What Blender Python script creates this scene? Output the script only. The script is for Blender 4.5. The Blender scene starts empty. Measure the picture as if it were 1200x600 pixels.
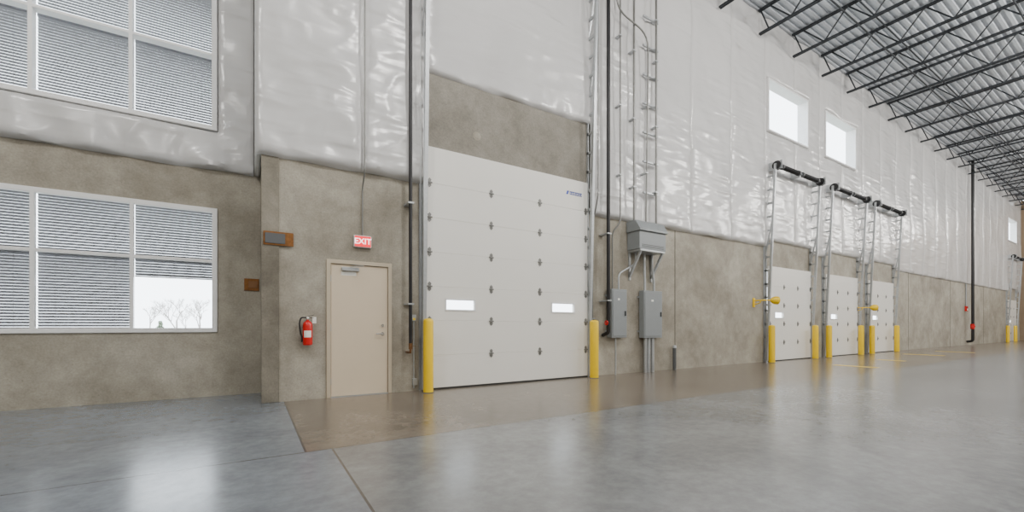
import bpy, math, random
from mathutils import Vector, noise
random.seed(7)
H=1.13; F=494.0; D=7.15; DL=8.30
S,C=0.5250,0.8511
def XA(px,d=D):
    u=(px-600)/F
    return d*(S+C*u)/(C-S*u)
scene=bpy.context.scene
col=scene.collection
# ------------------------------------------------ materials
def newmat(name):
    m=bpy.data.materials.new(name); m.use_nodes=True
    nt=m.node_tree; b=nt.nodes['Principled BSDF']
    return m,nt,b
def N(nt,t,**k):
    n=nt.nodes.new(t)
    for a,v in k.items(): setattr(n,a,v)
    return n
def simple(name,colr,rough=.5,metal=0.,var=.06,scale=9.,bump=.0,emit=None,es=0):
    m,nt,b=newmat(name)
    tc=N(nt,'ShaderNodeTexCoord'); no=N(nt,'ShaderNodeTexNoise'); no.inputs['Scale'].default_value=scale
    no.inputs['Detail'].default_value=5
    nt.links.new(tc.outputs['Object'],no.inputs['Vector'])
    mx=N(nt,'ShaderNodeMix',data_type='RGBA')
    nt.links.new(no.outputs['Fac'],mx.inputs['Factor'])
    mx.inputs['A'].default_value=(*[max(0,c*(1-var)) for c in colr],1)
    mx.inputs['B'].default_value=(*[min(1,c*(1+var)) for c in colr],1)
    nt.links.new(mx.outputs['Result'],b.inputs['Base Color'])
    b.inputs['Roughness'].default_value=rough; b.inputs['Metallic'].default_value=metal
    if bump:
        bp=N(nt,'ShaderNodeBump'); bp.inputs['Strength'].default_value=bump; bp.inputs['Distance'].default_value=.01
        nt.links.new(no.outputs['Fac'],bp.inputs['Height']); nt.links.new(bp.outputs['Normal'],b.inputs['Normal'])
    if emit:
        b.inputs['Emission Color'].default_value=(*emit,1); b.inputs['Emission Strength'].default_value=es
    return m
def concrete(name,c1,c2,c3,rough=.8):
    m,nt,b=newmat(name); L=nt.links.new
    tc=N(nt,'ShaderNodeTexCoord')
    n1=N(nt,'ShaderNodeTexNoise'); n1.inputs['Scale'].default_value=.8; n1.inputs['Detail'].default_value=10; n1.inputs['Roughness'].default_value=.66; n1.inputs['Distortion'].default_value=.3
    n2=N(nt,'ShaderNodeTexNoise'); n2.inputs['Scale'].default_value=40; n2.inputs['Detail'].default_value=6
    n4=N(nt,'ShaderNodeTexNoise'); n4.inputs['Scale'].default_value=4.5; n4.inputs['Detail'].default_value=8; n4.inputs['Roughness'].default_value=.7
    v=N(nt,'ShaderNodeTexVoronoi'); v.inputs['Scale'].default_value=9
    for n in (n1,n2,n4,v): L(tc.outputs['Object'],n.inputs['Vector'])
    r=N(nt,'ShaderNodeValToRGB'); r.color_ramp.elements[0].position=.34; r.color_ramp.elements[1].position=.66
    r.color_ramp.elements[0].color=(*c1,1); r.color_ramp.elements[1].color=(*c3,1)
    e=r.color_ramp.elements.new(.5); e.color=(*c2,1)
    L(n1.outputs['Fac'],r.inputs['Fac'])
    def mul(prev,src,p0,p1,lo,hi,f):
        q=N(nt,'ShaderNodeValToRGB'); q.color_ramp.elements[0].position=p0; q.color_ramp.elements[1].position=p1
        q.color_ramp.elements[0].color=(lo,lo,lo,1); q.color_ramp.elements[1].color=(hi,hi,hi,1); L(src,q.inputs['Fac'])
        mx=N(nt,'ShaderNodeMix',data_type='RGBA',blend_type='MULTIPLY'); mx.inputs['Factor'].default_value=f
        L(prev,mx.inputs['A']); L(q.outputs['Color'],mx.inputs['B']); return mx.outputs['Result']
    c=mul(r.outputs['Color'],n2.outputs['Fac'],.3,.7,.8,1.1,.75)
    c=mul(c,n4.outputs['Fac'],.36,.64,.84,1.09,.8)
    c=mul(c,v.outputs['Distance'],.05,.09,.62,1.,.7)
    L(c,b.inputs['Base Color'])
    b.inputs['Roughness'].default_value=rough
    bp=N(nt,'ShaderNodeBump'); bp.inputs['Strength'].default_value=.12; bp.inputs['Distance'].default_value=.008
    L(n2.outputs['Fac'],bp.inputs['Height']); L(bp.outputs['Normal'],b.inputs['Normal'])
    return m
M={}
M['conc']=concrete('concrete_wall',(.265,.238,.19),(.36,.33,.27),(.45,.418,.35))
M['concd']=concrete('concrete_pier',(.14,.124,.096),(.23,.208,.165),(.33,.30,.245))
M['concg']=concrete('concrete_header',(.225,.206,.172),(.27,.25,.212),(.32,.298,.255))
M['white']=simple('white_frame',(.82,.82,.82),.4,var=.02)
M['doorw']=simple('door_white',(.82,.805,.76),.35,var=.02,scale=2)
M['beige']=simple('beige_paint',(.67,.565,.425),.4,var=.03,scale=4)
M['beiged']=simple('beige_frame_paint',(.52,.445,.335),.4,var=.04,scale=4)
M['yellow']=simple('yellow_paint',(.90,.60,.0),.35,var=.06,scale=7)
M['galv']=simple('galvanized_steel',(.46,.48,.495),.38,.55,var=.18,scale=20)
M['hinge']=simple('hinge_steel',(.22,.22,.21),.4,.5,var=.15,scale=20)
M['gray']=simple('gray_enamel',(.26,.28,.29),.45,.1,var=.05)
M['grayd']=simple('gray_dark',(.10,.105,.11),.5,.2)
M['black']=simple('black_steel',(.02,.02,.022),.4,.3,var=.2)
M['joist']=simple('joist_paint',(.02,.024,.03),.6,.1,var=.2)
M['red']=simple('red_paint',(.62,.01,.01),.25,var=.05)
M['brass']=simple('brown_brass',(.22,.11,.05),.4,.6,var=.1)
M['chrome']=simple('chrome',(.75,.75,.75),.15,1.,var=.02)
M['rubber']=simple('rubber',(.02,.02,.02),.7)
M['label']=simple('paper_label',(.85,.85,.8),.5,var=.02)
M['rust']=simple('rusty_steel',(.24,.10,.025),.8,.2,var=.6,scale=25,bump=.4)
M['deck']=simple('roof_deck',(.54,.575,.62),.5,.1,var=.04,scale=1)
M['brown']=simple('brown_end_wall',(.26,.19,.125),.8,var=.2,scale=2)
M['blind']=simple('blind_slat',(.27,.27,.29),.5,var=.02)
M['blue']=simple('blue_ink',(.02,.06,.45),.5)
M['exitred']=simple('exit_red',(.8,.02,.03),.4,emit=(1,.02,.04),es=1.0)
M['exitlet']=simple('exit_letters',(.9,.8,.8),.4,emit=(1,.72,.72),es=2.6)
M['bark']=simple('bark',(.34,.31,.29),.9,var=.2)
M['leaf']=simple('shrub_leaf',(.2,.24,.17),.9,var=.3)
M['ground']=simple('ground_outside',(.4,.4,.35),.9,var=.1)
M['caulk']=simple('joint_sealant',(.12,.11,.09),.8)
M['fly']=simple('yellow_stripe',(.85,.60,.03),.35,var=.12,scale=12)
def glassmat():
    m,nt,b=newmat('clear_glass'); nt.nodes.remove(b)
    o=nt.nodes['Material Output']; t=N(nt,'ShaderNodeBsdfTransparent'); g=N(nt,'ShaderNodeBsdfGlossy'); g.inputs['Roughness'].default_value=.02
    t.inputs['Color'].default_value=(.97,.985,.985,1)
    mx=N(nt,'ShaderNodeMixShader'); mx.inputs[0].default_value=.05
    nt.links.new(t.outputs[0],mx.inputs[1]); nt.links.new(g.outputs[0],mx.inputs[2])
    nt.links.new(mx.outputs[0],o.inputs['Surface']); return m
M['glass']=glassmat()
def insulmat():
    m,nt,b=newmat('vinyl_insulation_facing'); L=nt.links.new
    tc=N(nt,'ShaderNodeTexCoord')
    def ridg(rot,sc,scale,det=3,dist=.3):
        mp=N(nt,'ShaderNodeMapping'); mp.inputs['Rotation'].default_value=(0,rot,0); mp.inputs['Scale'].default_value=sc
        L(tc.outputs['Object'],mp.inputs['Vector'])
        n=N(nt,'ShaderNodeTexNoise'); n.noise_type='RIDGED_MULTIFRACTAL'; n.normalize=True
        n.inputs['Scale'].default_value=scale; n.inputs['Detail'].default_value=det; n.inputs['Distortion'].default_value=dist
        L(mp.outputs['Vector'],n.inputs['Vector']); return n
    a=ridg(.55,(.5,1,2.4),1.3,3); c=ridg(-.7,(.5,1,2.8),1.6,3); d=ridg(1.45,(.45,1,2.6),2.3,3)
    ad=N(nt,'ShaderNodeMath',operation='ADD'); L(a.outputs['Fac'],ad.inputs[0]); L(c.outputs['Fac'],ad.inputs[1])
    mu=N(nt,'ShaderNodeMath',operation='MULTIPLY_ADD'); L(d.outputs['Fac'],mu.inputs[0]); mu.inputs[1].default_value=.6; L(ad.outputs[0],mu.inputs[2])
    # wrinkles fade in and out over the sheet
    pn=N(nt,'ShaderNodeTexNoise'); pn.inputs['Scale'].default_value=.55; pn.inputs['Detail'].default_value=2; L(tc.outputs['Object'],pn.inputs['Vector'])
    mr=N(nt,'ShaderNodeMapRange'); mr.inputs[1].default_value=.4; mr.inputs[2].default_value=.62; mr.inputs[3].default_value=.28; mr.inputs[4].default_value=.66; L(pn.outputs['Fac'],mr.inputs[0])
    bp=N(nt,'ShaderNodeBump'); bp.inputs['Distance'].default_value=.055; L(mr.outputs[0],bp.inputs['Strength'])
    L(mu.outputs[0],bp.inputs['Height']); L(bp.outputs['Normal'],b.inputs['Normal'])
    n=N(nt,'ShaderNodeTexNoise'); n.inputs['Scale'].default_value=.6; n.inputs['Detail'].default_value=3; L(tc.outputs['Object'],n.inputs['Vector'])
    mx=N(nt,'ShaderNodeMix',data_type='RGBA'); L(n.outputs['Fac'],mx.inputs['Factor'])
    mx.inputs['A'].default_value=(.55,.545,.545,1); mx.inputs['B'].default_value=(.66,.655,.655,1)
    L(mx.outputs['Result'],b.inputs['Base Color'])
    b.inputs['Roughness'].default_value=.25; b.inputs['IOR'].default_value=1.6
    return m
M['insul']=insulmat()
def floormat():
    m,nt,b=newmat('polished_concrete_floor'); L=nt.links.new
    tc=N(nt,'ShaderNodeTexCoord'); sp=N(nt,'ShaderNodeSeparateXYZ'); L(tc.outputs['Object'],sp.inputs[0])
    def mth(op,a,bv,cl=False):
        n=N(nt,'ShaderNodeMath',operation=op); n.use_clamp=cl
        for i,v in enumerate((a,bv)):
            if v is None: continue
            if isinstance(v,(int,float)): n.inputs[i].default_value=v
            else: L(v,n.inputs[i])
        return n.outputs[0]
    X,Y=sp.outputs['X'],sp.outputs['Y']
    yin=mth('GREATER_THAN',Y,4.18); xin=mth('GREATER_THAN',X,.41)
    strip=mth('MULTIPLY',yin,xin); left=mth('MULTIPLY',mth('LESS_THAN',X,.63),mth('SUBTRACT',1.0,strip))
    n1=N(nt,'ShaderNodeTexNoise'); n1.inputs['Scale'].default_value=.8; n1.inputs['Detail'].default_value=9; n1.inputs['Roughness'].default_value=.7; n1.inputs['Distortion'].default_value=.6
    n2=N(nt,'ShaderNodeTexNoise'); n2.inputs['Scale'].default_value=9; n2.inputs['Detail'].default_value=7; n2.inputs['Roughness'].default_value=.7
    L(tc.outputs['Object'],n1.inputs['Vector']); L(tc.outputs['Object'],n2.inputs['Vector'])
    def ramp(src,a,bb,p0=.36,p1=.64):
        r=N(nt,'ShaderNodeValToRGB'); r.color_ramp.elements[0].position=p0; r.color_ramp.elements[1].position=p1
        r.color_ramp.elements[0].color=(*a,1); r.color_ramp.elements[1].color=(*bb,1); L(src,r.inputs['Fac']); return r.outputs['Color']
    gray=ramp(n1.outputs['Fac'],(.158,.165,.168),(.24,.248,.252))
    blue=ramp(n1.outputs['Fac'],(.155,.176,.20),(.235,.262,.292))
    brown=ramp(n1.outputs['Fac'],(.145,.119,.092),(.23,.195,.155))
    mx0=N(nt,'ShaderNodeMix',data_type='RGBA'); L(left,mx0.inputs['Factor']); L(gray,mx0.inputs['A']); L(blue,mx0.inputs['B'])
    mx=N(nt,'ShaderNodeMix',data_type='RGBA'); L(strip,mx.inputs['Factor']); L(mx0.outputs['Result'],mx.inputs['A']); L(brown,mx.inputs['B'])
    det=ramp(n2.outputs['Fac'],(.8,.8,.8),(1.1,1.1,1.1))
    m2=N(nt,'ShaderNodeMix',data_type='RGBA',blend_type='MULTIPLY'); m2.inputs['Factor'].default_value=.8; L(mx.outputs['Result'],m2.inputs['A']); L(det,m2.inputs['B'])
    w=.009
    def line(src,pos): return mth('LESS_THAN',mth('ABSOLUTE',mth('SUBTRACT',src,pos),None),w)
    l1=line(Y,4.18)
    l2=mth('MULTIPLY',line(X,.41),yin)
    md=N(nt,'ShaderNodeMath',operation='PINGPONG'); L(mth('SUBTRACT',X,.63),md.inputs[0]); md.inputs[1].default_value=4.6
    l3=mth('MULTIPLY',mth('LESS_THAN',md.outputs[0],w),mth('LESS_THAN',Y,4.18))
    l4=line(Y,-1.5)
    jl=mth('MAXIMUM',mth('MAXIMUM',l1,l2),mth('MAXIMUM',l3,l4))
    m3=N(nt,'ShaderNodeMix',data_type='RGBA'); L(mth('MULTIPLY',jl,.8),m3.inputs['Factor']); L(m2.outputs['Result'],m3.inputs['A']); m3.inputs['B'].default_value=(.04,.037,.034,1)
    L(m3.outputs['Result'],b.inputs['Base Color'])
    rr=N(nt,'ShaderNodeMapRange'); L(n2.outputs['Fac'],rr.inputs[0]); rr.inputs[3].default_value=.15; rr.inputs[4].default_value=.30
    L(rr.outputs[0],b.inputs['Roughness'])
    b.inputs['IOR'].default_value=1.8
    bp=N(nt,'ShaderNodeBump'); bp.inputs['Strength'].default_value=.07; bp.inputs['Distance'].default_value=.01
    L(n2.outputs['Fac'],bp.inputs['Height']); L(bp.outputs['Normal'],b.inputs['Normal'])
    return m
M['floor']=floormat()
# ------------------------------------------------ mesh builder
def fillet(pts,r,seg=5):
    pts=[Vector(p) for p in pts]; out=[pts[0]]
    for i in range(1,len(pts)-1):
        a,b,c=pts[i-1],pts[i],pts[i+1]
        d1=(a-b); d2=(c-b); rr=min(r,d1.length*.45,d2.length*.45)
        p0=b+d1.normalized()*rr; p2=b+d2.normalized()*rr
        for k in range(seg+1):
            t=k/seg; out.append((1-t)**2*p0+2*t*(1-t)*b+t*t*p2)
    out.append(pts[-1]); return out
class MB:
    def __init__(s): s.v=[]; s.f=[]
    def box(s,x0,x1,y0,y1,z0,z1):
        n=len(s.v)
        s.v+=[(x0,y0,z0),(x1,y0,z0),(x1,y1,z0),(x0,y1,z0),(x0,y0,z1),(x1,y0,z1),(x1,y1,z1),(x0,y1,z1)]
        s.f+=[tuple(n+i for i in q) for q in ((0,3,2,1),(4,5,6,7),(0,1,5,4),(1,2,6,5),(2,3,7,6),(3,0,4,7))]; return s
    def prism(s,prof,axis,a,b):
        n=len(s.v); k=len(prof)
        for t in (a,b):
            for p in prof:
                s.v.append({'x':(t,p[0],p[1]),'z':(p[0],p[1],t),'y':(p[0],t,p[1])}[axis])
        s.f.append(tuple(n+i for i in range(k))[::-1]); s.f.append(tuple(n+k+i for i in range(k)))
        for i in range(k):
            j=(i+1)%k; s.f.append((n+i,n+j,n+k+j,n+k+i))
        return s
    def beam(s,p0,p1,w,d,up=(0,0,1)):
        p0=Vector(p0);p1=Vector(p1); t=(p1-p0).normalized(); u=Vector(up)
        if abs(t.dot(u))>.98: u=Vector((1,0,0))
        a=t.cross(u).normalized(); b=a.cross(t).normalized(); n=len(s.v)
        for p in (p0,p1):
            for i,j in ((-1,-1),(1,-1),(1,1),(-1,1)): s.v.append(tuple(p+a*i*w/2+b*j*d/2))
        s.f+=[tuple(n+i for i in q) for q in ((3,2,1,0),(4,5,6,7),(0,1,5,4),(1,2,6,5),(2,3,7,6),(3,0,4,7))]; return s
    def tube(s,pts,r,n=12,rad=None,cap=True):
        pts=[Vector(p) for p in pts]
        if rad: pts=fillet(pts,rad)
        rs=r if isinstance(r,(list,tuple)) else [r]*len(pts)
        base=len(s.v); pa=None
        for i,p in enumerate(pts):
            t=(pts[min(i+1,len(pts)-1)]-pts[max(i-1,0)])
            if t.length<1e-7: t=Vector((0,0,1))
            t.normalize()
            if pa is None:
                u=Vector((0,0,1)) if abs(t.z)<.9 else Vector((1,0,0)); pa=t.cross(u).normalized()
            else:
                pa=(pa-t*pa.dot(t)).normalized()
            b=t.cross(pa)
            for k in range(n):
                an=2*math.pi*k/n; s.v.append(tuple(p+(pa*math.cos(an)+b*math.sin(an))*rs[i]))
        for i in range(len(pts)-1):
            for k in range(n):
                k2=(k+1)%n; s.f.append((base+i*n+k,base+i*n+k2,base+(i+1)*n+k2,base+(i+1)*n+k))
        if cap:
            s.f.append(tuple(base+k for k in range(n))[::-1]); e=base+(len(pts)-1)*n; s.f.append(tuple(e+k for k in range(n)))
        return s
    def cyl(s,p0,p1,r,n=16,r2=None): return s.tube([p0,p1],[r,r if r2 is None else r2],n)
    def lathe(s,prof,c=(0,0),n=24):
        return s.tube([(c[0],c[1],z+1e-6*i) for i,(r,z) in enumerate(prof)],[r for r,z in prof],n)
    def plate(s,x0,x1,z0,z1,y0,y1,holes=()):
        xs=sorted({x0,x1,*[h for q in holes for h in q[:2] if x0<h<x1]}); zs=sorted({z0,z1,*[h for q in holes for h in q[2:] if z0<h<z1]})
        def solid(i,j):
            if i<0 or j<0 or i>=len(xs)-1 or j>=len(zs)-1: return False
            cx=(xs[i]+xs[i+1])/2; cz=(zs[j]+zs[j+1])/2
            return not any(h[0]<cx<h[1] and h[2]<cz<h[3] for h in holes)
        idx={}
        def V(i,j,k):
            if (i,j,k) not in idx:
                idx[(i,j,k)]=len(s.v); s.v.append((xs[i],(y0,y1)[k],zs[j]))
            return idx[(i,j,k)]
        for i in range(len(xs)-1):
            for j in range(len(zs)-1):
                if not solid(i,j): continue
                s.f.append((V(i,j,0),V(i+1,j,0),V(i+1,j+1,0),V(i,j+1,0)))
                s.f.append((V(i,j,1),V(i,j+1,1),V(i+1,j+1,1),V(i+1,j,1)))
                if not solid(i-1,j): s.f.append((V(i,j,0),V(i,j+1,0),V(i,j+1,1),V(i,j,1)))
                if not solid(i+1,j): s.f.append((V(i+1,j,0),V(i+1,j,1),V(i+1,j+1,1),V(i+1,j+1,0)))
                if not solid(i,j-1): s.f.append((V(i,j,0),V(i,j,1),V(i+1,j,1),V(i+1,j,0)))
                if not solid(i,j+1): s.f.append((V(i,j+1,0),V(i+1,j+1,0),V(i+1,j+1,1),V(i,j+1,1)))
        return s
    def mesh(s,name,mat,smooth=True):
        me=bpy.data.meshes.new(name); me.from_pydata(s.v,[],s.f); me.materials.append(M[mat] if isinstance(mat,str) else mat)
        if smooth:
            for p in me.polygons: p.use_smooth=True
            me.set_sharp_from_angle(angle=math.radians(38))
        me.update(); return me
def obj(name,mb,mat,loc=(0,0,0),parent=None,bevel=0,label=None,category=None,kind=None,group=None,smooth=True):
    me=mb.mesh(name,mat,smooth) if isinstance(mb,MB) else mb
    o=bpy.data.objects.new(name,me); o.location=loc; col.objects.link(o)
    if parent: o.parent=parent
    if bevel:
        b=o.modifiers.new('bevel','BEVEL'); b.width=bevel; b.segments=2; b.limit_method='ANGLE'
    meta(o,label,category,kind,group); return o
def meta(o,label=None,category=None,kind=None,group=None):
    if label: o['label']=label
    if category: o['category']=category
    if kind: o['kind']=kind
    if group: o['group']=group
def empty(name,loc,label,category,kind=None,group=None):
    o=bpy.data.objects.new(name,None); o.empty_display_size=.1; o.location=loc; col.objects.link(o)
    meta(o,label,category,kind,group); return o
def dup(o,loc,parent=None):
    c=o.copy(); col.objects.link(c)
    if parent: c.parent=parent
    else: c.location=loc
    for ch in list(o.children): dup(ch,None,c)
    return c
def text_mesh(txt,size,name,mat,depth=.002,off=.004):
    cu=bpy.data.curves.new(name,'FONT'); cu.body=txt; cu.size=size; cu.extrude=depth; cu.align_x='CENTER'; cu.align_y='CENTER'; cu.offset=off
    t=bpy.data.objects.new(name+'_tmp',cu); col.objects.link(t)
    dg=bpy.context.evaluated_depsgraph_get(); me=bpy.data.meshes.new_from_object(t.evaluated_get(dg))
    bpy.data.objects.remove(t); me.materials.clear(); me.materials.append(M[mat]); return me
# ------------------------------------------------ room shell
XL,XR,YB,ZT=-8.0,50.6,-18.0,10.8
JX=.125; CH=3.63
BX0,BX1=2.63,6.31; BH=4.27
docks=[(13.94,16.66),(17.88,20.58),(21.72,24.4),(46.3,49.0)]
MDX0,MDX1,MDH=1.04,1.96,2.13
clere=[(XA(897),XA(944)),(XA(964),XA(1000)),(46.3,49.0)]
CZ0,CZ1=7.30,8.97
holes=[(MDX0,MDX1,-1,MDH),(BX0,BX1,-1,BH)]+[(a,b,-1,3.0) for a,b in docks]+[(a,b,CZ0,CZ1) for a,b in clere]
obj('wall_back',MB().plate(JX,XR,0,ZT,D,D+.25,holes),'conc',kind='structure')
WX=[-.495,-1.52,-2.54,-3.57,-4.6]
LW=(1.05,3.0); UW=(4.27,6.75)
obj('wall_alcove',MB().plate(XL,JX,0,ZT,DL,DL+.25,[(WX[-1],WX[0],*LW),(WX[-1],WX[0],*UW)]),'conc',kind='structure')
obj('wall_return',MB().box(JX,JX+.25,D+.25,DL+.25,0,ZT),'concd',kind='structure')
obj('wall_left',MB().box(XL-.25,XL,YB,DL+.25,0,ZT),'conc',kind='structure')
obj('wall_front',MB().box(XL-.25,XR+.25,YB-.25,YB,0,ZT),'conc',kind='structure')
obj('wall_right',MB().box(XR,XR+.25,YB,D+.25,0,ZT),'brown',kind='structure')
obj('floor',MB().box(XL-.25,XR+.25,YB-.25,DL+.25,-.2,0),'floor',kind='structure')
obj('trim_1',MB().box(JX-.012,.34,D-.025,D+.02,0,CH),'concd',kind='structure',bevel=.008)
obj('trim_2',MB().plate(BX0-.05,BX1+.1,BH,5.75,D-.012,D+.01),'concg',kind='structure')
k=3
for x in (9.42,26.5,33.,40.):
    obj('trim_%d'%k,MB().box(x-.012,x+.012,D-.006,D+.01,0,CH),'caulk',kind='structure'); k+=1
obj('trim_%d'%k,MB().cyl((3.62,D-.016,4.72),(3.62,D-.01,4.72),.085,28),'conc',kind='structure')
mb=MB(); prof=[]; y=YB; per=.20
while y<DL+.2:
    prof+=[(y,0),(y+.08,0),(y+.10,.055),(y+.18,.055)]; y+=per
for (py,pz) in prof:
    mb.v+=[(XL,py,ZT+pz),(XR,py,ZT+pz)]
for i in range(len(prof)-1): mb.f.append((2*i,2*i+1,2*i+3,2*i+2))
obj('ceiling',mb,'deck',kind='structure',smooth=False)
obj('ceiling_roof_slab',MB().box(XL-.25,XR+.25,YB-.25,DL+.25,ZT+.09,ZT+.3),'white',kind='structure')
# ------------------------------------------------ insulation blankets
ZI=ZT-.02
def blanket(x0,x1,z0,z1,d,hl,label,step=.08,lefte=False,righte=False,t=.09,amp=1.):
    hl=[h for h in hl if h[0]<x1 and h[1]>x0 and h[2]<z1 and h[3]>z0]
    def lines(a,b,extra,ed):
        n=max(2,int((b-a)/step)); L={round(a+(b-a)*i/n,4) for i in range(n+1)}
        for e in extra:
            for q in (-.1,-.05,-.02,0,.02,.05,.1):
                if a<=e+q<=b: L.add(round(e+q,4))
        return sorted(L)
    xs=lines(x0,x1,[x0,x1]+[q for h in hl for q in h[:2]],0); zs=lines(z0,z1,[z0]+[q for h in hl for q in h[2:]],0)
    def rnd(q,r):
        q=max(0,min(1,q/r)); return math.sqrt(max(0,1-(1-q)**2))
    mb=MB(); idx={}
    def V(i,j):
        if (i,j) in idx: return idx[(i,j)]
        x,z=xs[i],zs[j]; p=rnd(z-z0,.1)
        for h in hl:
            dx=max(h[0]-x,0,x-h[1]); dz=max(h[2]-z,0,z-h[3]); p=min(p,rnd(math.hypot(dx,dz),.1))
        pl=rnd(x-x0,.1) if lefte else .5+.5*rnd(x-x0,.24); pr=rnd(x1-x,.1) if righte else .5+.5*rnd(x1-x,.24)
        nn=noise.noise(Vector((x*.8,z*.6,d)))*.055+noise.noise(Vector((x*2.2+z*.8,z*1.6,3)))*.016
        r1=1-abs(noise.noise(Vector((x*1.0+z*1.3,z*1.9-x*1.5,9))))*2
        nn+=max(0,r1)**3*.011
        if z-z0<.35: nn+=.018*math.sin(x*9+3*noise.noise(Vector((x*2,0,1))))*(1-(z-z0)/.35)
        y=d-.004-p*min(pl,pr)*(t+nn*amp)
        idx[(i,j)]=len(mb.v); mb.v.append((x,y,z+noise.noise(Vector((x*1.5,0,d)))*.03*(1 if j==0 else 0))); return idx[(i,j)]
    for i in range(len(xs)-1):
        for j in range(len(zs)-1):
            cx=(xs[i]+xs[i+1])/2; cz=(zs[j]+zs[j+1])/2
            if any(h[0]<cx<h[1] and h[2]<cz<h[3] for h in hl): continue
            mb.f.append((V(i,j),V(i+1,j),V(i+1,j+1),V(i,j+1)))
    o=obj('insulation_blanket',mb,'insul',label=label,category='wall insulation',group='wall insulation blankets')
    for p in o.data.polygons: p.use_smooth=True
    return o
IL='glossy white vinyl-faced insulation blanket on the upper concrete wall'
uwh=[(WX[-1]-.02,WX[0]+.02,UW[0]-.02,UW[1]+.02)]
blanket(-4.95,JX-.1,CH,ZI,DL,uwh,'crinkled white vinyl insulation blanket wrapped around the office window',.05,t=.12,amp=1.8)
blanket(XL+.02,-4.95,CH,ZI,DL,[],IL,.15)
obj('insulation_blanket',MB().box(JX-.09,JX-.004,D-.02,DL-.02,CH,ZI),'insul',label='white vinyl insulation wrapped around the wall corner',category='wall insulation',group='wall insulation blankets',bevel=.03)
blanket(JX-.09,1.51,CH,ZI,D,[],'wrinkled white vinyl insulation blanket above the beige exit door',.05,lefte=True,amp=1.5)
blanket(1.51,BX0-.03,CH,ZI,D,[],'wrinkled white vinyl insulation blanket beside the tall overhead door',.05,righte=True,amp=1.5)
blanket(BX0-.03,BX1+.12,5.62,ZI,D,[],'white vinyl insulation blanket above the concrete header of the overhead door',.06)
ih=[(a-.02,b+.02,CZ0-.02,CZ1+.02) for a,b in clere]+[(a-.06,b+.1,3.0,3.84) for a,b in docks]
xs=[BX1+.12,8.2,10.0,11.85]+[13.7+1.83*i for i in range(0,18)]+[XR-.01]
for a,b in zip(xs[:-1],xs[1:]):
    blanket(a,b,CH,ZI,D,ih,IL,.08 if a<16 else .16)
# ------------------------------------------------ windows
def window(name,xe,ze,d,blinds,fw=.05,ml=.45,proud=.03,deep=.05):
    x0,x1=min(xe),max(xe); z0,z1=ze[0],ze[-1]
    e=empty(name,(x0,d,z0),'white framed window in the wall','window','structure')
    xs=sorted(xe); hl=[]
    for i in range(len(xs)-1):
        for j in range(len(ze)-1):
            a=xs[i]+(fw if i==0 else fw*ml); b=xs[i+1]-(fw if i==len(xs)-2 else fw*ml)
            c=ze[j]+(fw if j==0 else fw*ml); dd=ze[j+1]-(fw if j==len(ze)-2 else fw*ml)
            hl.append((a-x0,b-x0,c-z0,dd-z0))
    obj('frame',MB().plate(-.02 if deep<.1 else .002,x1-x0+(.02 if deep<.1 else -.002),-.02 if deep<.1 else .002,z1-z0+(.02 if deep<.1 else -.002),-proud,deep,hl),'white',parent=e,bevel=.006)
    gy=.16 if deep<.1 else -proud+.03
    g=MB(); g.v=[(.01,gy,.01),(x1-x0-.01,gy,.01),(x1-x0-.01,gy,z1-z0-.01),(.01,gy,z1-z0-.01)]; g.f=[(0,1,2,3)]
    obj('glass',g,'glass',parent=e)
    for key,(bx0,bx1,bz0,bz1,tilt) in enumerate(blinds):
        mb=MB(); z=bz1-.05
        mb.box(bx0+.02-x0,bx1-.02-x0,.075,.115,bz1-z0-.04,bz1-z0-.005)
        ca,sa=math.cos(tilt),math.sin(tilt); w=.0238
        while z>bz0+.03:
            n=len(mb.v); y0=.1
            for xx in (bx0+.02-x0,bx1-.02-x0):
                mb.v+=[(xx,y0-w*ca,z-z0-w*sa),(xx,y0,z-z0+.003),(xx,y0+w*ca,z-z0+w*sa)]
            mb.f+=[(n,n+3,n+4,n+1),(n+1,n+4,n+5,n+2)]
            z-=.041
        mb.box(bx0+.02-x0,bx1-.02-x0,.083,.113,z-z0,z-z0+.018)
        for xx in (bx0+.2,bx1-.2): mb.tube([(xx-x0,.072,z-z0),(xx-x0,.072,bz1-z0)],.0015,4)
        obj('blind',mb,'blind',parent=e,smooth=False)
    return e
mz=2.17
bl=[]
for i in range(4):
    a,b=WX[i+1],WX[i]
    bl.append((a,b,mz,LW[1],-.74)); bl.append((a,b,LW[0] if i>0 else 1.86,mz,-.87 if i>0 else -.82))
window('window_1',WX,[LW[0],mz,LW[1]],DL,bl)
mu=5.45; bl=[]
for i in range(4):
    bl.append((WX[i+1],WX[i],UW[0],mu,-.40)); bl.append((WX[i+1],WX[i],mu,UW[1],-.26))
window('window_2',WX,[UW[0],mu,UW[1]],DL,bl,proud=.09)
for i,(a,b) in enumerate(clere):
    window('window_%d'%(i+3),[a,b],[CZ0,CZ1],D,[],fw=.05,proud=.10,deep=.24)
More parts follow.
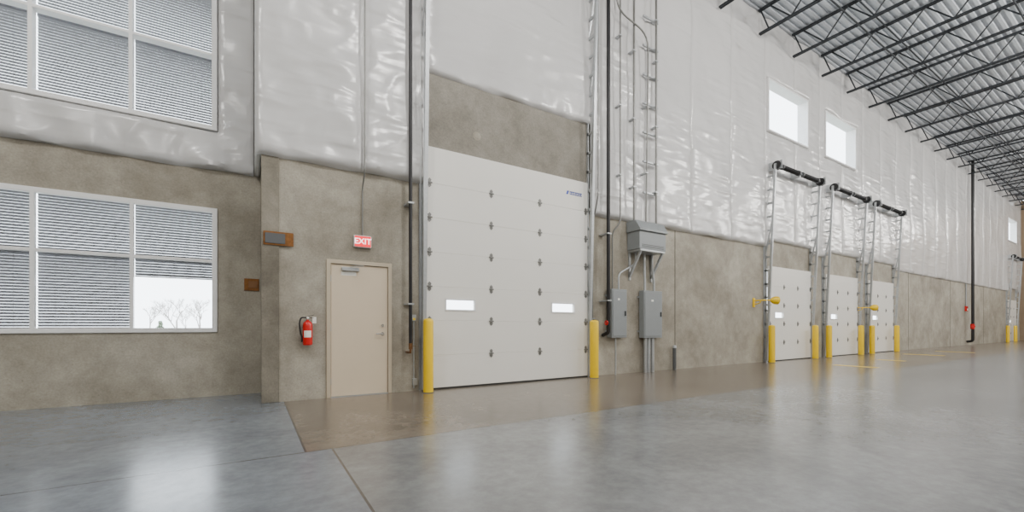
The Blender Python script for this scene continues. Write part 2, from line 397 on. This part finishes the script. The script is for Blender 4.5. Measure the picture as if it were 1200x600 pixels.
# ------------------------------------------------ overhead doors
def hinge_mesh():
    mb=MB()
    mb.prism([(-.02,-.02),(.02,-.02),(.035,-.05),(0,-.085),(-.035,-.05)],'y',-.008,0).prism([(-.02,.02),(.02,.02),(.035,.05),(0,.085),(-.035,.05)],'y',-.008,0)
    mb.cyl((-.045,-.014,0),(.045,-.014,0),.014,10); mb.box(-.022,.022,-.02,-.004,-.03,.03)
    return mb.mesh('hinge','hinge')
HM=hinge_mesh()
def overhead(name,x0,x1,h,nsec,lites,litez,hx,yth=.05):
    e=empty(name,(x0,D,0),'white sectional overhead door','overhead door','structure')
    w=x1-x0; y1=-.018; y0=y1-yth
    sh=h/nsec
    for i in range(nsec):
        z0=i*sh+(.03 if i==0 else 0); z1=(i+1)*sh+(.03 if i==nsec-1 else 0)
        hl=[(a-x0,b-x0,litez[0],litez[1]) for a,b in lites] if z0<litez[0]<z1 else []
        obj('door_panel',MB().plate(-.03,w+.03,z0,z1,y0,y1,hl),'doorw',parent=e,bevel=.005)
        if i: obj('joint_light_block',MB().box(-.03,w+.03,y1+.001,y1+.006,z0-.03,z0+.03),'rubber',parent=e)  # unseen strip added behind each panel joint to block outdoor light leaking through
        for (a,b,c,dd) in hl:
            obj('window_frame',MB().plate(a-.03,b+.03,c-.03,dd+.03,y0-.012,y0+.004,[(a,b,c,dd)]),'white',parent=e,bevel=.004)
            g=MB(); g.v=[(a,y0+.02,c),(b,y0+.02,c),(b,y0+.02,dd),(a,y0+.02,dd)]; g.f=[(0,1,2,3)]
            obj('window_glass',g,'glass',parent=e)
    for i in range(1,nsec):
        for xx in [.03]+[q-x0 for q in hx]+[w-.03]:
            obj('hinge',HM,None,parent=e,loc=(xx,y0,i*sh))
    obj('bottom_seal',MB().box(-.03,w+.03,y0+.005,y1-.005,.0,.033),'rubber',parent=e)
    return e
d1=overhead('door_1',BX0,BX1,BH,7,[(2.98,3.54),(5.36,5.94)],(1.43,1.6),[3.9,5.04])
mb=MB(); mb.prism([(-.19,-.04),(-.14,-.04),(-.11,.04),(-.16,.04)],'y',0,.002)
obj('door_sticker_emblem',mb,'blue',parent=d1,loc=(5.92-BX0,-.071,4.0))
mb=MB(); xx=-.09
random.seed(3)
for i in range(9):
    w=random.choice((.026,.03,.034)); mb.box(xx,xx+w*.5,0,.002,-.036,.036); mb.box(xx,xx+w,0,.002,.014,.036); mb.box(xx,xx+w*.9,0,.002,-.036,-.016); xx+=w+.007
obj('door_sticker_lettering',mb,'blue',parent=d1,loc=(5.92-BX0,-.071,4.0))
for n,(a,b) in enumerate(docks):
    overhead('door_%d'%(n+3),a,b,3.0,5,[(a+.35,a+.85)],(1.4,1.56),[a+(b-a)/3,b-(b-a)/3])
def track(x,side,h,off0,off1,label,group,step=.42):
    e=empty('door_track',(x,D,0),label,'door track',group=group)
    s=side
    mb=MB()
    mb.box(min(0,s*.07),max(0,s*.07),-.012,-.002,0,h); mb.box(-.004,.004,-.07,-.002,0,h)
    obj('wall_angle',mb,'galv',parent=e)
    mb=MB()
    for q in (-1,1): mb.beam((s*.012+q*.03,-off0,0.02),(s*.012+q*.03,-off1,h),.006,.06,up=(0,1,0))
    mb.beam((s*.012,-off0-.03,.02),(s*.012,-off1-.03,h),.06,.006,up=(0,1,0))
    mb.beam((s*.012,-off0+.03,.02),(s*.012,-off1+.03,h),.06,.006,up=(0,1,0))
    obj('rail',mb,'galv',parent=e)
    z=.35; prev=None
    while z<h:
        o=off0+(off1-off0)*z/h
        obj('bracket',MB().box(-.004,.03,-o,-.004,z-.028,z+.028),'galv',parent=e)
        z+=step
    obj('diagonal_brace',MB().beam((s*.03,-.01,h-1.6),(s*.03,-off1,h-.1),.045,.008).beam((s*.03,-.01,h-3.0),(s*.03,-off1*.75,h-1.7),.045,.008),'galv',parent=e)
    return e
def shaft(x0,x1,z,off,label,group):
    e=empty('torsion_shaft',(x0,D-off,z),label,'door spring shaft',group=group); w=x1-x0
    obj('shaft',MB().cyl((-.18,0,0),(w+.18,0,0),.02,12),'galv',parent=e)
    for a in (-.06,w+.06):
        obj('cable_drum',MB().tube([(a-.06,0,0),(a-.045,0,0),(a-.04,0,0),(a+.04,0,0),(a+.045,0,0),(a+.06,0,0)],[.13,.13,.09,.09,.13,.13],20),'black',parent=e)
        obj('bearing_plate',MB().box(a-.005,a+.005,-.15,off-.002,-.12,.14),'galv',parent=e)
    c=w/2
    for a,b in ((.22,c-.12),(c+.12,w-.22)):
        mb=MB(); nn=int((b-a)/.05); 
        pr=[(a+(b-a)*i/(nn*2),0,0) for i in range(nn*2+1)]
        mb.tube(pr,[.075 if i%2 else .058 for i in range(len(pr))],14)
        obj('torsion_spring',mb,'black',parent=e)
        for q in (a,b): obj('spring_cone',MB().cyl((q-.03,0,0),(q+.03,0,0),.085,14),'grayd',parent=e)
    obj('center_bracket',MB().box(c-.05,c+.05,.0,off-.003,-.1,.1),'galv',parent=e)
    return e
TG='overhead door tracks'
track(BX0-.07,-1,8.9,.07,.34,'galvanized steel vertical-lift track beside the tall overhead door',TG)
track(BX1+.05,1,8.9,.07,.34,'galvanized steel vertical-lift track beside the tall overhead door',TG)
shaft(BX0,BX1,8.55,.40,'torsion spring shaft above the tall overhead door','torsion shafts')
for a,b in docks:
    track(a-.16,-1,6.15,.07,.34,'galvanized track rising above a small dock door',TG)
    track(b+.05,1,6.15,.07,.34,'galvanized track rising above a small dock door',TG)
    shaft(a-.05,b,6.1,.36,'black torsion spring shaft above a dock door','torsion shafts')
# ------------------------------------------------ man door
e=empty('door_2',(MDX0,D,0),'beige steel exit door with closer','door','structure')
W=MDX1-MDX0
obj('frame',MB().plate(-.05,W+.05,0,MDH+.05,-.03,.12,[(.012,W-.012,-1,MDH-.012)]),'beiged',parent=e,bevel=.005)
obj('leaf',MB().box(.018,W-.018,.0,.045,.012,MDH-.018),'beige',parent=e,bevel=.004)
obj('leaf_gap',MB().box(.01,W-.01,.045,.05,.0,MDH-.01),'rubber',parent=e)
obj('threshold',MB().box(.0,W,-.02,.1,0,.012),'galv',parent=e)
for z in (.25,1.1,1.88): obj('hinge',MB().cyl((.014,-.008,z-.05),(.014,-.008,z+.05),.009,10),'galv',parent=e)
mb=MB().cyl((W-.1,0,1.0),(W-.1,-.012,1.0),.03,16).tube([(W-.1,-.01,1.0),(W-.1,-.055,1.0),(W-.22,-.055,1.0)],.01,10,.02)
obj('lever_handle',mb,'chrome',parent=e)
obj('deadbolt',MB().cyl((W-.1,0,1.14),(W-.1,-.018,1.14),.024,16),'chrome',parent=e)
obj('door_closer',MB().box(.17,.44,-.055,-.002,MDH-.12,MDH-.06),'galv',parent=e,bevel=.008)
obj('closer_arm',MB().beam((.3,-.06,MDH-.055),(.48,-.18,MDH-.045),.02,.008).beam((.48,-.18,MDH-.04),(.34,-.035,MDH-.01),.02,.008),'galv',parent=e)
obj('door_notice',MB().box(.17,.40,-.0025,0,MDH-.19,MDH-.125),'label',parent=e)
# ------------------------------------------------ exit sign
ex0,ex1=XA(412.5)+.02,XA(435)-.01
exc=(ex0+ex1)/2; ew=ex1-ex0
e=empty('exit_sign',(exc,D,2.5),'illuminated red exit sign above the beige door','exit sign')
obj('housing',MB().box(-ew/2,ew/2,-.06,-.002,-.095,.095),'white',parent=e,bevel=.008)
obj('face_panel',MB().box(-ew/2+.01,ew/2-.01,-.064,-.058,-.085,.085),'exitred',parent=e,bevel=.002)
tm=text_mesh('EXIT',.13,'exit_lettering','exitlet',off=.001)
o=obj('exit_lettering',tm,None,parent=e,loc=(0,-.066,-.002)); o.rotation_euler=(math.pi/2,0,0)
def conduit(pts,r,label,mat='galv',rad=.12,clamps=(),name='conduit',group='wall conduits',n=12):
    p0=Vector(pts[-1]); e=empty(name,p0,label,'pipe',group=group)
    obj('pipe',MB().tube([Vector(p)-p0 for p in pts],r,n,rad),mat,parent=e)
    for c in clamps:
        q=Vector(c)-p0
        obj('clamp',MB().box(q.x-r-.02,q.x+r+.02,q.y-r-.004,q.y+max(.0,D-c[1])-.004,q.z-.014,q.z+.014),'galv',parent=e)
    return e
IN=D-.20
conduit([(exc,IN,ZT-.02),(exc,IN,CH-.05),(exc,D-.03,CH-.25),(exc,D-.03,2.6)],.012,'thin galvanized conduit running down to the exit sign','hinge',rad=.08)
# ------------------------------------------------ extinguisher
ex=XA(358)+.02
e=empty('fire_extinguisher',(ex,D-.1,.84),'red fire extinguisher hanging on the concrete wall','fire extinguisher')
obj('cylinder_body',MB().lathe([(.0,0),(.055,0),(.066,.012),(.068,.03),(.068,.30),(.06,.335),(.04,.36),(.02,.37),(.02,.385)],n=24),'red',parent=e)
obj('valve',MB().cyl((0,0,.38),(0,0,.42),.018,12).box(-.02,.02,-.02,.02,.40,.43),'chrome',parent=e)
obj('handle',MB().beam((.0,0,.435),(.09,-.01,.46),.018,.006).beam((0,0,.415),(.085,-.01,.41),.018,.006),'black',parent=e)
obj('gauge',MB().cyl((0,-.02,.415),(0,-.035,.415),.016,14),'label',parent=e)
obj('hose',MB().tube([(-.02,0,.415),(-.09,-.01,.42),(-.115,-.01,.34),(-.1,0,.2),(-.08,0,.12)],.011,10,.06).tube([(-.08,0,.14),(-.075,0,.05)],[.012,.018],10),'black',parent=e)
mb=MB(); nseg=10
for i in range(nseg+1):
    a=math.radians(-140+90*i/nseg); mb.v+=[(.0695*math.cos(a),.0695*math.sin(a),.12),(.0695*math.cos(a),.0695*math.sin(a),.22)]
for i in range(nseg): mb.f.append((2*i,2*i+2,2*i+3,2*i+1))
obj('paper_label',mb,'label',parent=e)
obj('wall_bracket',MB().box(-.02,.02,.069,.096,.05,.38).box(-.07,.07,.062,.075,.26,.275),'grayd',parent=e)
obj('wall_notice',MB().box(XA(366),XA(366)+.055,D-.006,D-.001,1.17,1.27),'label',label='small white inspection notice on the wall beside the extinguisher',category='notice')
e=empty('embed_plate',(.33,D-.03,2.42),'rust-stained steel weld plate bridging the wall corner','steel plate')
obj('plate',MB().box(-.19,.2,-.012,.004,-.10,.10),'rust',parent=e,bevel=.003)
obj('weld_strap',MB().box(-.17,.09,-.022,-.012,-.075,.075),'grayd',parent=e,bevel=.003)
e=empty('embed_plate',(0.0,DL,1.82),'rusty orange weld plate set in the concrete by the corner','steel plate')
obj('plate',MB().box(-.11,.10,-.02,-.001,-.10,.10),'rust',parent=e,bevel=.003)
obj('weld_strap',MB().box(-.05,.08,-.03,-.02,-.05,.06),'brass',parent=e)
# ------------------------------------------------ bollards
def bollard(x,y,h,r,label):
    e=empty('bollard',(x,y,0),label,'bollard',group='yellow steel bollards')
    obj('post',MB().lathe([(r,0),(r,h-.05),(r*.93,h-.025),(r*.7,h-.008),(r*.3,h)],n=28),'yellow',parent=e)
    obj('base_ring',MB().lathe([(r+.012,0.0),(r+.012,.006),(r+.001,.012)],n=28),'grayd',parent=e)
bollard(2.55,6.84,1.26,.085,'yellow steel bollard guarding the tall overhead door')
bollard(6.33,6.86,1.26,.095,'yellow steel bollard guarding the tall overhead door')
for px in (904.5,955.5,971.5,1009,1022,1051,1181,1190):
    bollard(XA(px,6.85),6.85,1.16,.09,'yellow steel bollard beside a dock door')
# ------------------------------------------------ pipes left of door
px_=2.27
conduit([(px_,D-.22,ZT-.02),(px_,D-.22,.84)],.03,'dark vertical drain pipe beside the tall door','black',rad=0,name='drain_pipe',clamps=[(px_,D-.22,z) for z in (1.5,3.2)])
e=empty('pipe_valve',(px_,D-.22,.74),'small brownish valve at the foot of the dark pipe','valve')
obj('body',MB().cyl((0,0,.0),(0,0,.1),.034,14).tube([(0,0,.0),(0,0,-.06),(-.0,.215,-.06)],.02,10,.03),'brass',parent=e)
obj('handle',MB().beam((-.03,-.04,.05),(.08,-.04,.05),.02,.008),'brass',parent=e)
conduit([(px_+.12,D-.03,1.22),(px_+.12,D-.03,.05)],.011,'thin galvanized conduit near the floor',rad=0)
e=empty('junction_box',(px_+.12,D,1.27),'small metal junction box with a yellow tag','electrical box')
obj('box',MB().box(-.035,.035,-.05,-.002,-.055,.055),'galv',parent=e,bevel=.004)
obj('tag',MB().box(-.02,.02,-.053,-.05,-.04,.0),'fly',parent=e)
e=empty('sensor_box',(px_+.14,D,.16),'small metal box near the floor','electrical box')
obj('box',MB().box(-.04,.04,-.05,-.002,-.06,.06),'galv',parent=e,bevel=.004)
e=empty('chain_hoist',(BX0-.2,D-.26,.9),'galvanized hand chain hanging beside the door track','chain hoist')
mb=MB().tube([(0,0,7.4),(0,0,.05),(.03,0,0),(.06,0,.05),(.06,0,7.4)],.005,6)
obj('hand_chain',mb,'galv',parent=e)
obj('chain_wheel',MB().tube([(.03,-.02,7.4),(.03,.02,7.4)],.06,18),'black',parent=e)
obj('wheel_bracket',MB().box(-.0,.06,.02,.25,7.36,7.44),'galv',parent=e)
# ------------------------------------------------ electrical cluster
bpx=XA(713,D-.24)
conduit([(bpx,D-.24,ZT-.02),(bpx,D-.24,1.25),(bpx,D-.24,.98),(bpx+.02,D-.04,.92)],.042,'black vertical pipe with clamps beside the electrical boxes','black',rad=.06,name='drain_pipe',clamps=[(bpx,D-.24,z) for z in (1.7,3.2)])
e=empty('red_valve',(bpx-.05,D-.24,1.2),'red valve wheel on the black pipe','valve')
obj('stem',MB().cyl((.02,0,0),(-.04,-.03,0),.012,10),'red',parent=e)
w=MB(); w.tube([(-.04,-.03+.045*math.cos(a),.045*math.sin(a)) for a in [2*math.pi*i/16 for i in range(17)]],.011,8,cap=False)
for i in range(4):
    a=math.pi/2*i; w.cyl((-.04,-.03,0),(-.04,-.03+.045*math.cos(a),.045*math.sin(a)),.006,6)
obj('handwheel',w,'red',parent=e)
tx0=XA(738,D-.1)
e=empty('wall_transformer',(tx0,D,2.93),'gray wall-mounted transformer cabinet with sloped hood','transformer')
TW=.92
obj('cabinet',MB().prism([(-.02,0),(-.40,0),(-.40,.42),(-.02,.42)],'x',0,TW),'gray',parent=e,bevel=.01)
obj('hood',MB().prism([(-.02,.42),(-.44,.42),(-.44,.47),(-.30,.68),(-.02,.68)],'x',-.03,TW+.03),'gray',parent=e,bevel=.01)
mb=MB()
for i in range(3): mb.box(.08,TW-.08,-.405,-.40,.04+i*.03,.05+i*.03)
obj('vent_louver',mb,'grayd',parent=e)
mb=MB()
for x in (.08,TW-.08): mb.beam((x,-.02,-.62),(x,-.38,-.01),.05,.05,up=(0,1,0)).box(x-.025,x+.025,-.04,-.002,-.7,0)
mb.box(.03,TW-.03,-.40,-.02,-.045,-.002)
obj('support_bracket',mb,'galv',parent=e)
def panel(x0,x1,z0,z1,label,dep=.18):
    e=empty('electrical_panel',(x0,D,z0),label,'electrical panel',group='gray electrical panels')
    w=x1-x0;h=z1-z0
    obj('enclosure',MB().box(0,w,-dep,-.03,0,h),'gray',parent=e,bevel=.006)
    obj('door_cover',MB().box(.03,w-.03,-dep-.012,-dep,.04,h-.04),'gray',parent=e,bevel=.004)
    obj('latch',MB().box(w-.08,w-.055,-dep-.03,-dep-.012,h*.45,h*.55),'black',parent=e)
    obj('warning_label',MB().box(w*.38,w*.5,-dep-.0145,-dep-.012,h*.77,h*.81),'label',parent=e)
    obj('mounting_strut',MB().box(-.04,w+.04,-.03,-.002,h*.12,h*.12+.04).box(-.04,w+.04,-.03,-.002,h*.85,h*.85+.04),'galv',parent=e)
p1a,p1b=XA(712,D-.1)+.05,XA(733,D-.1)-.04
p2a,p2b=XA(753.5,D-.15),XA(776,D-.15)-.04
panel(p1a,p1b,.86,1.98,'gray steel electrical panel on the concrete wall')
panel(p2a,p2b,.84,1.99,'larger gray steel electrical panel beside the first')
yc=D-.1
for x in (p2a+.14,p2a+.26,p2a+.40): conduit([(x,yc,.84),(x,yc,0.0)],.042,'thick galvanized conduit from the panel to the floor',rad=0)
conduit([(p1a+.2,yc,.86),(p1a+.2,yc,0.0)],.02,'galvanized conduit from the panel to the floor',rad=0)
conduit([(p1a+.3,yc,1.98),(p1a+.3,yc,2.35),(tx0+.2,yc,2.62),(tx0+.2,yc,2.93)],.022,'galvanized conduit bending from panel to transformer',rad=.12)
conduit([(p2a+.12,yc,1.99),(p2a+.12,yc,2.2),(tx0+.5,yc,2.6),(tx0+.5,yc,2.93)],.03,'galvanized conduit bending from panel to transformer',rad=.08)
conduit([(p2a+.45,yc,1.99),(p2a+.45,yc,2.2),(tx0+.78,yc,2.6),(tx0+.78,yc,2.93)],.03,'galvanized conduit bending from panel to transformer',rad=.08)
yI=D-.22
x1=XA(727,yI); conduit([(x1,yI,ZT-.02),(x1,yI,3.5),(p1a+.1,yc,3.3),(p1a+.1,yc,1.98)],.018,'thin galvanized conduit running up the insulated wall','hinge',rad=.15,clamps=[(x1,yI,z) for z in (4.6,6.2,7.8)])
x2=XA(743,yI); conduit([(x2,yI,ZT-.02),(x2,yI,3.62)],.026,'galvanized conduit running up to the roof','hinge',rad=0,clamps=[(x2,yI,z) for z in (4.4,6.0,7.6)])
x3=XA(757,yI); x0_=XA(720,yI)
conduit([(x0_,yI-.06,ZT-.02),(x0_,yI-.06,8.3),(x3,yI-.06,8.1),(x3,yI-.06,7.2),(x3,yI,3.62)],.02,'galvanized conduit with an offset bend high on the wall','hinge',rad=.35,clamps=[(x3,yI-.02,z) for z in (4.8,6.4)])
x4=XA(769,yI); conduit([(x4,yI,ZT-.02),(x4,yI,4.0),(x4,yI,3.62)],.026,'galvanized conduit running up to the roof','hinge',rad=0,clamps=[(x4,yI,z) for z in (4.4,6.0,7.6,8.6)])
for z in (4.35,5.1,5.8,6.5,7.2,7.9,8.6):
    obj('strut_channel',MB().box(x3-.05,x4+.12,D-.195,D-.15,z-.02,z+.02),'galv',label='short galvanized strut channel holding conduits on the insulation',category='strut channel',group='strut channels',bevel=.003)
x5=XA(701,yI); conduit([(x5,yI,ZT-.02),(x5,yI,4.0),(x5,D-.04,3.4),(x5,D-.04,1.3)],.014,'thin conduit beside the overhead door track','hinge',rad=.1)
e=empty('door_operator_switch',(x5,D,1.22),'small gray push-button station beside the overhead door','switch')
obj('box',MB().box(-.045,.045,-.07,-.002,-.09,.09),'gray',parent=e,bevel=.005)
for z,m in ((.045,'black'),(0,'black'),(-.045,'red')): obj('button',MB().cyl((0,-.07,z),(0,-.082,z),.014,12),m,parent=e)
xs_=XA(787); 
e=empty('pipe_stub',(xs_,D-.09,0),'short gray capped pipe standing by the wall','pipe')
obj('pipe',MB().cyl((0,0,0),(0,0,.6),.045,16),'grayd',parent=e); obj('cap',MB().lathe([(.052,.56),(.052,.6),(.04,.625),(.01,.63)],n=16),'galv',parent=e)
# ------------------------------------------------ dock lights
def docklight(x,z,label):
    e=empty('dock_light',(x,D,z),label,'dock light',group='yellow dock lights')
    obj('wall_mount',MB().box(-.05,.05,-.03,-.002,-.14,.14),'yellow',parent=e,bevel=.004)
    obj('arm',MB().tube([(0,-.03,.06),(0,-.22,.06),(.22,-.42,.06)],.02,10,.08).tube([(0,-.03,-.06),(0,-.2,-.02),(.0,-.22,.05)],.014,8,.05),'yellow',parent=e)
    obj('lamp_head',MB().tube([(.20,-.40,.06),(.23,-.43,.06),(.30,-.47,.055),(.38,-.51,.05)],[.04,.08,.12,.125],18),'yellow',parent=e)
    obj('lens',MB().tube([(.381,-.51,.05),(.39,-.515,.05)],[.11,.10],18),'label',parent=e)
docklight(13.15,1.85,'yellow swing-arm dock light beside the dock door track')
docklight(XA(1003),1.8,'yellow swing-arm dock light between dock door tracks')
# ------------------------------------------------ floor stripes
for (x,a,b) in ((14.4,4.5,5.5),(17.9,4.9,5.6),(22.4,5.0,6.2),(26.,4.9,6.1)):
    obj('floor_stripe',MB().box(x-.13,x+.13,a,b,0.0005,.003),'fly',label='worn yellow painted stripe on the polished floor',category='floor marking',group='yellow floor stripes')
# riser far
xr=XA(1140,D-.3)
conduit([(xr,D-.3,ZT-.02),(xr,D-.3,1.0),(xr,D-.3,.25),(xr,D-.05,.2)],.07,'dark sprinkler riser pipe against the wall','black',rad=.1,name='riser_pipe')
e=empty('riser_valve',(xr-.1,D-.3,1.1),'red sprinkler riser valve','valve')
obj('body',MB().cyl((0,0,-.15),(0,0,.15),.09,16).cyl((0,0,0),(-.25,-.08,0),.04,12),'red',parent=e)
obj('handwheel',MB().cyl((-.25,-.08,0),(-.28,-.09,0),.09,18),'red',parent=e)
e=empty('alarm_box',(XA(1131),D,2.15),'small red fire alarm device on the wall','alarm')
obj('body',MB().box(-.12,.12,-.1,-.002,-.15,.15),'red',parent=e,bevel=.01)
obj('face',MB().box(-.08,.08,-.105,-.1,-.1,.0),'label',parent=e)
conduit([(XA(1131),D-.04,CH),(XA(1131),D-.04,2.3)],.03,'conduit above the alarm device',rad=0)
# ------------------------------------------------ roof joists
JD=.76
def joist_meshes():
    L0=YB+.1; L1=D-.14
    tc=MB(); bc=MB(); wb=MB()
    zt=ZT-.01; zb=ZT-JD
    for q in (-.05,.012): tc.box(q,q+.038,L0,L1,zt-.06,zt)
    for q in (-.05,.012): bc.box(q,q+.038,L0+.3,L1-.02,zb-.028,zb+.028)
    n=20; st=(L1-L0-.6)/n
    for i in range(n):
        a=L1-.3-st*i; 
        wb.cyl((0,a,zt-.03),(0,a-st/2,zb),.022,6); wb.cyl((0,a-st/2,zb),(0,a-st,zt-.03),.022,6)
    wb.cyl((0,L1-.05,zt-.03),(0,L1-.3,zb),.021,6)
    return tc.mesh('top_chord','joist'),bc.mesh('bottom_chord','joist'),wb.mesh('web','joist')
tcm,bcm,wbm=joist_meshes()
x=11.15-2.05*3; js=None
while x<XR-.3:
    if js is None:
        js=empty('roof_joist',(x,0,0),'dark open-web steel joist under the corrugated roof deck','roof joist',group='open-web roof joists')
        obj('top_chord',tcm,None,parent=js); obj('bottom_chord',bcm,None,parent=js); obj('web',wbm,None,parent=js)
    else: dup(js,(x,0,0))
    x+=2.05
for y in (5.2,2.6,0.,-4.):
    for z in (ZT-JD-.028-.015,ZT-.086):
        obj('joist_bridging',MB().box(4.8,XR-.02,y-.016,y+.016,z-.015,z+.015),'joist',label='thin steel bridging bar tying the roof joists together',category='bridging bar',group='joist bridging bars')
# ------------------------------------------------ outside
obj('outside_ground',MB().box(-60,80,DL+.3,120,-.6,-.5),'ground',label='pale ground outside the building',category='ground',kind='structure')
def tree(x,y,h,seed):
    random.seed(seed); mb=MB()
    def br(p,d,l,r,dep):
        q=p+d*l; mb.tube([p,(p+q)/2+Vector((random.uniform(-1,1),0,random.uniform(-1,1)))*l*.04,q],[r,r*.8,r*.6],5,cap=False)
        if dep==0: return
        for k in range(3 if dep>2 else 4):
            nd=(d+Vector((random.uniform(-.8,.8),random.uniform(-.8,.8),random.uniform(-.1,.5)))).normalized()
            br(p+d*l*random.uniform(.55,1),nd,l*random.uniform(.55,.75),r*.55,dep-1)
    br(Vector((0,0,0)),Vector((0,0,1)),h*.36,h*.018,5)
    obj('bare_tree',mb,'bark',loc=(x,y,-.5),label='bare leafless tree outside the window',category='tree',group='bare trees outside')
def place(px,z):
    xr=(px-600)/F*z; return S*z+C*xr, C*z-S*xr
for i,(px,z,h) in enumerate(((207,40,6.),(234,46,6.),(176,60,6.),(218,70,5.))):
    a,b=place(px,z); tree(a,b,h,i+5)
a,b=place(188,36); mb=MB()
random.seed(2)
for i in range(500):
    t=random.random(); r=(1-t)*.8; an=random.random()*6.28; rr=r*math.sqrt(random.random())
    c=Vector((rr*math.cos(an),rr*math.sin(an),.1+t*1.9)); n=len(mb.v)
    for k in range(3): mb.v.append(tuple(c+Vector((random.uniform(-.15,.15),random.uniform(-.15,.15),random.uniform(-.15,.15)))))
    mb.f.append((n,n+1,n+2))
mb.cyl((0,0,0),(0,0,1.6),.06,8)
obj('evergreen_shrub',mb,'leaf',loc=(a,b,-.5),label='small green evergreen outside the window',category='shrub',smooth=False)
# ------------------------------------------------ light
w=bpy.data.worlds.new('World'); scene.world=w; w.use_nodes=True
bg=w.node_tree.nodes['Background']; bg.inputs[0].default_value=(.86,.93,1,1); bg.inputs[1].default_value=8.0
def lamp(x,y,z,en):
    l=bpy.data.lights.new('high_bay_lamp','POINT'); l.energy=en; l.shadow_soft_size=.3; l.color=(1,.965,.91)
    o=bpy.data.objects.new('high_bay_lamp',l); o.location=(x,y,z); col.objects.link(o)
for x in (-4.,3.5,11): lamp(x,1.0,9.2,820)
for x in (19,28,37,46): lamp(x,-1.0,9.0,1350)
for x in (-4,7,18,30,42): lamp(x,-10,8.6,1100)
# ------------------------------------------------ camera
cd=bpy.data.cameras.new('camera'); cam=bpy.data.objects.new('camera',cd); col.objects.link(cam)
cd.sensor_width=36; cd.lens=F/1200*36; cd.shift_y=82/1200; cd.clip_end=500
cam.location=(0,0,H); cam.rotation_euler=(math.pi/2,0,-math.atan2(S,C))
scene.camera=cam
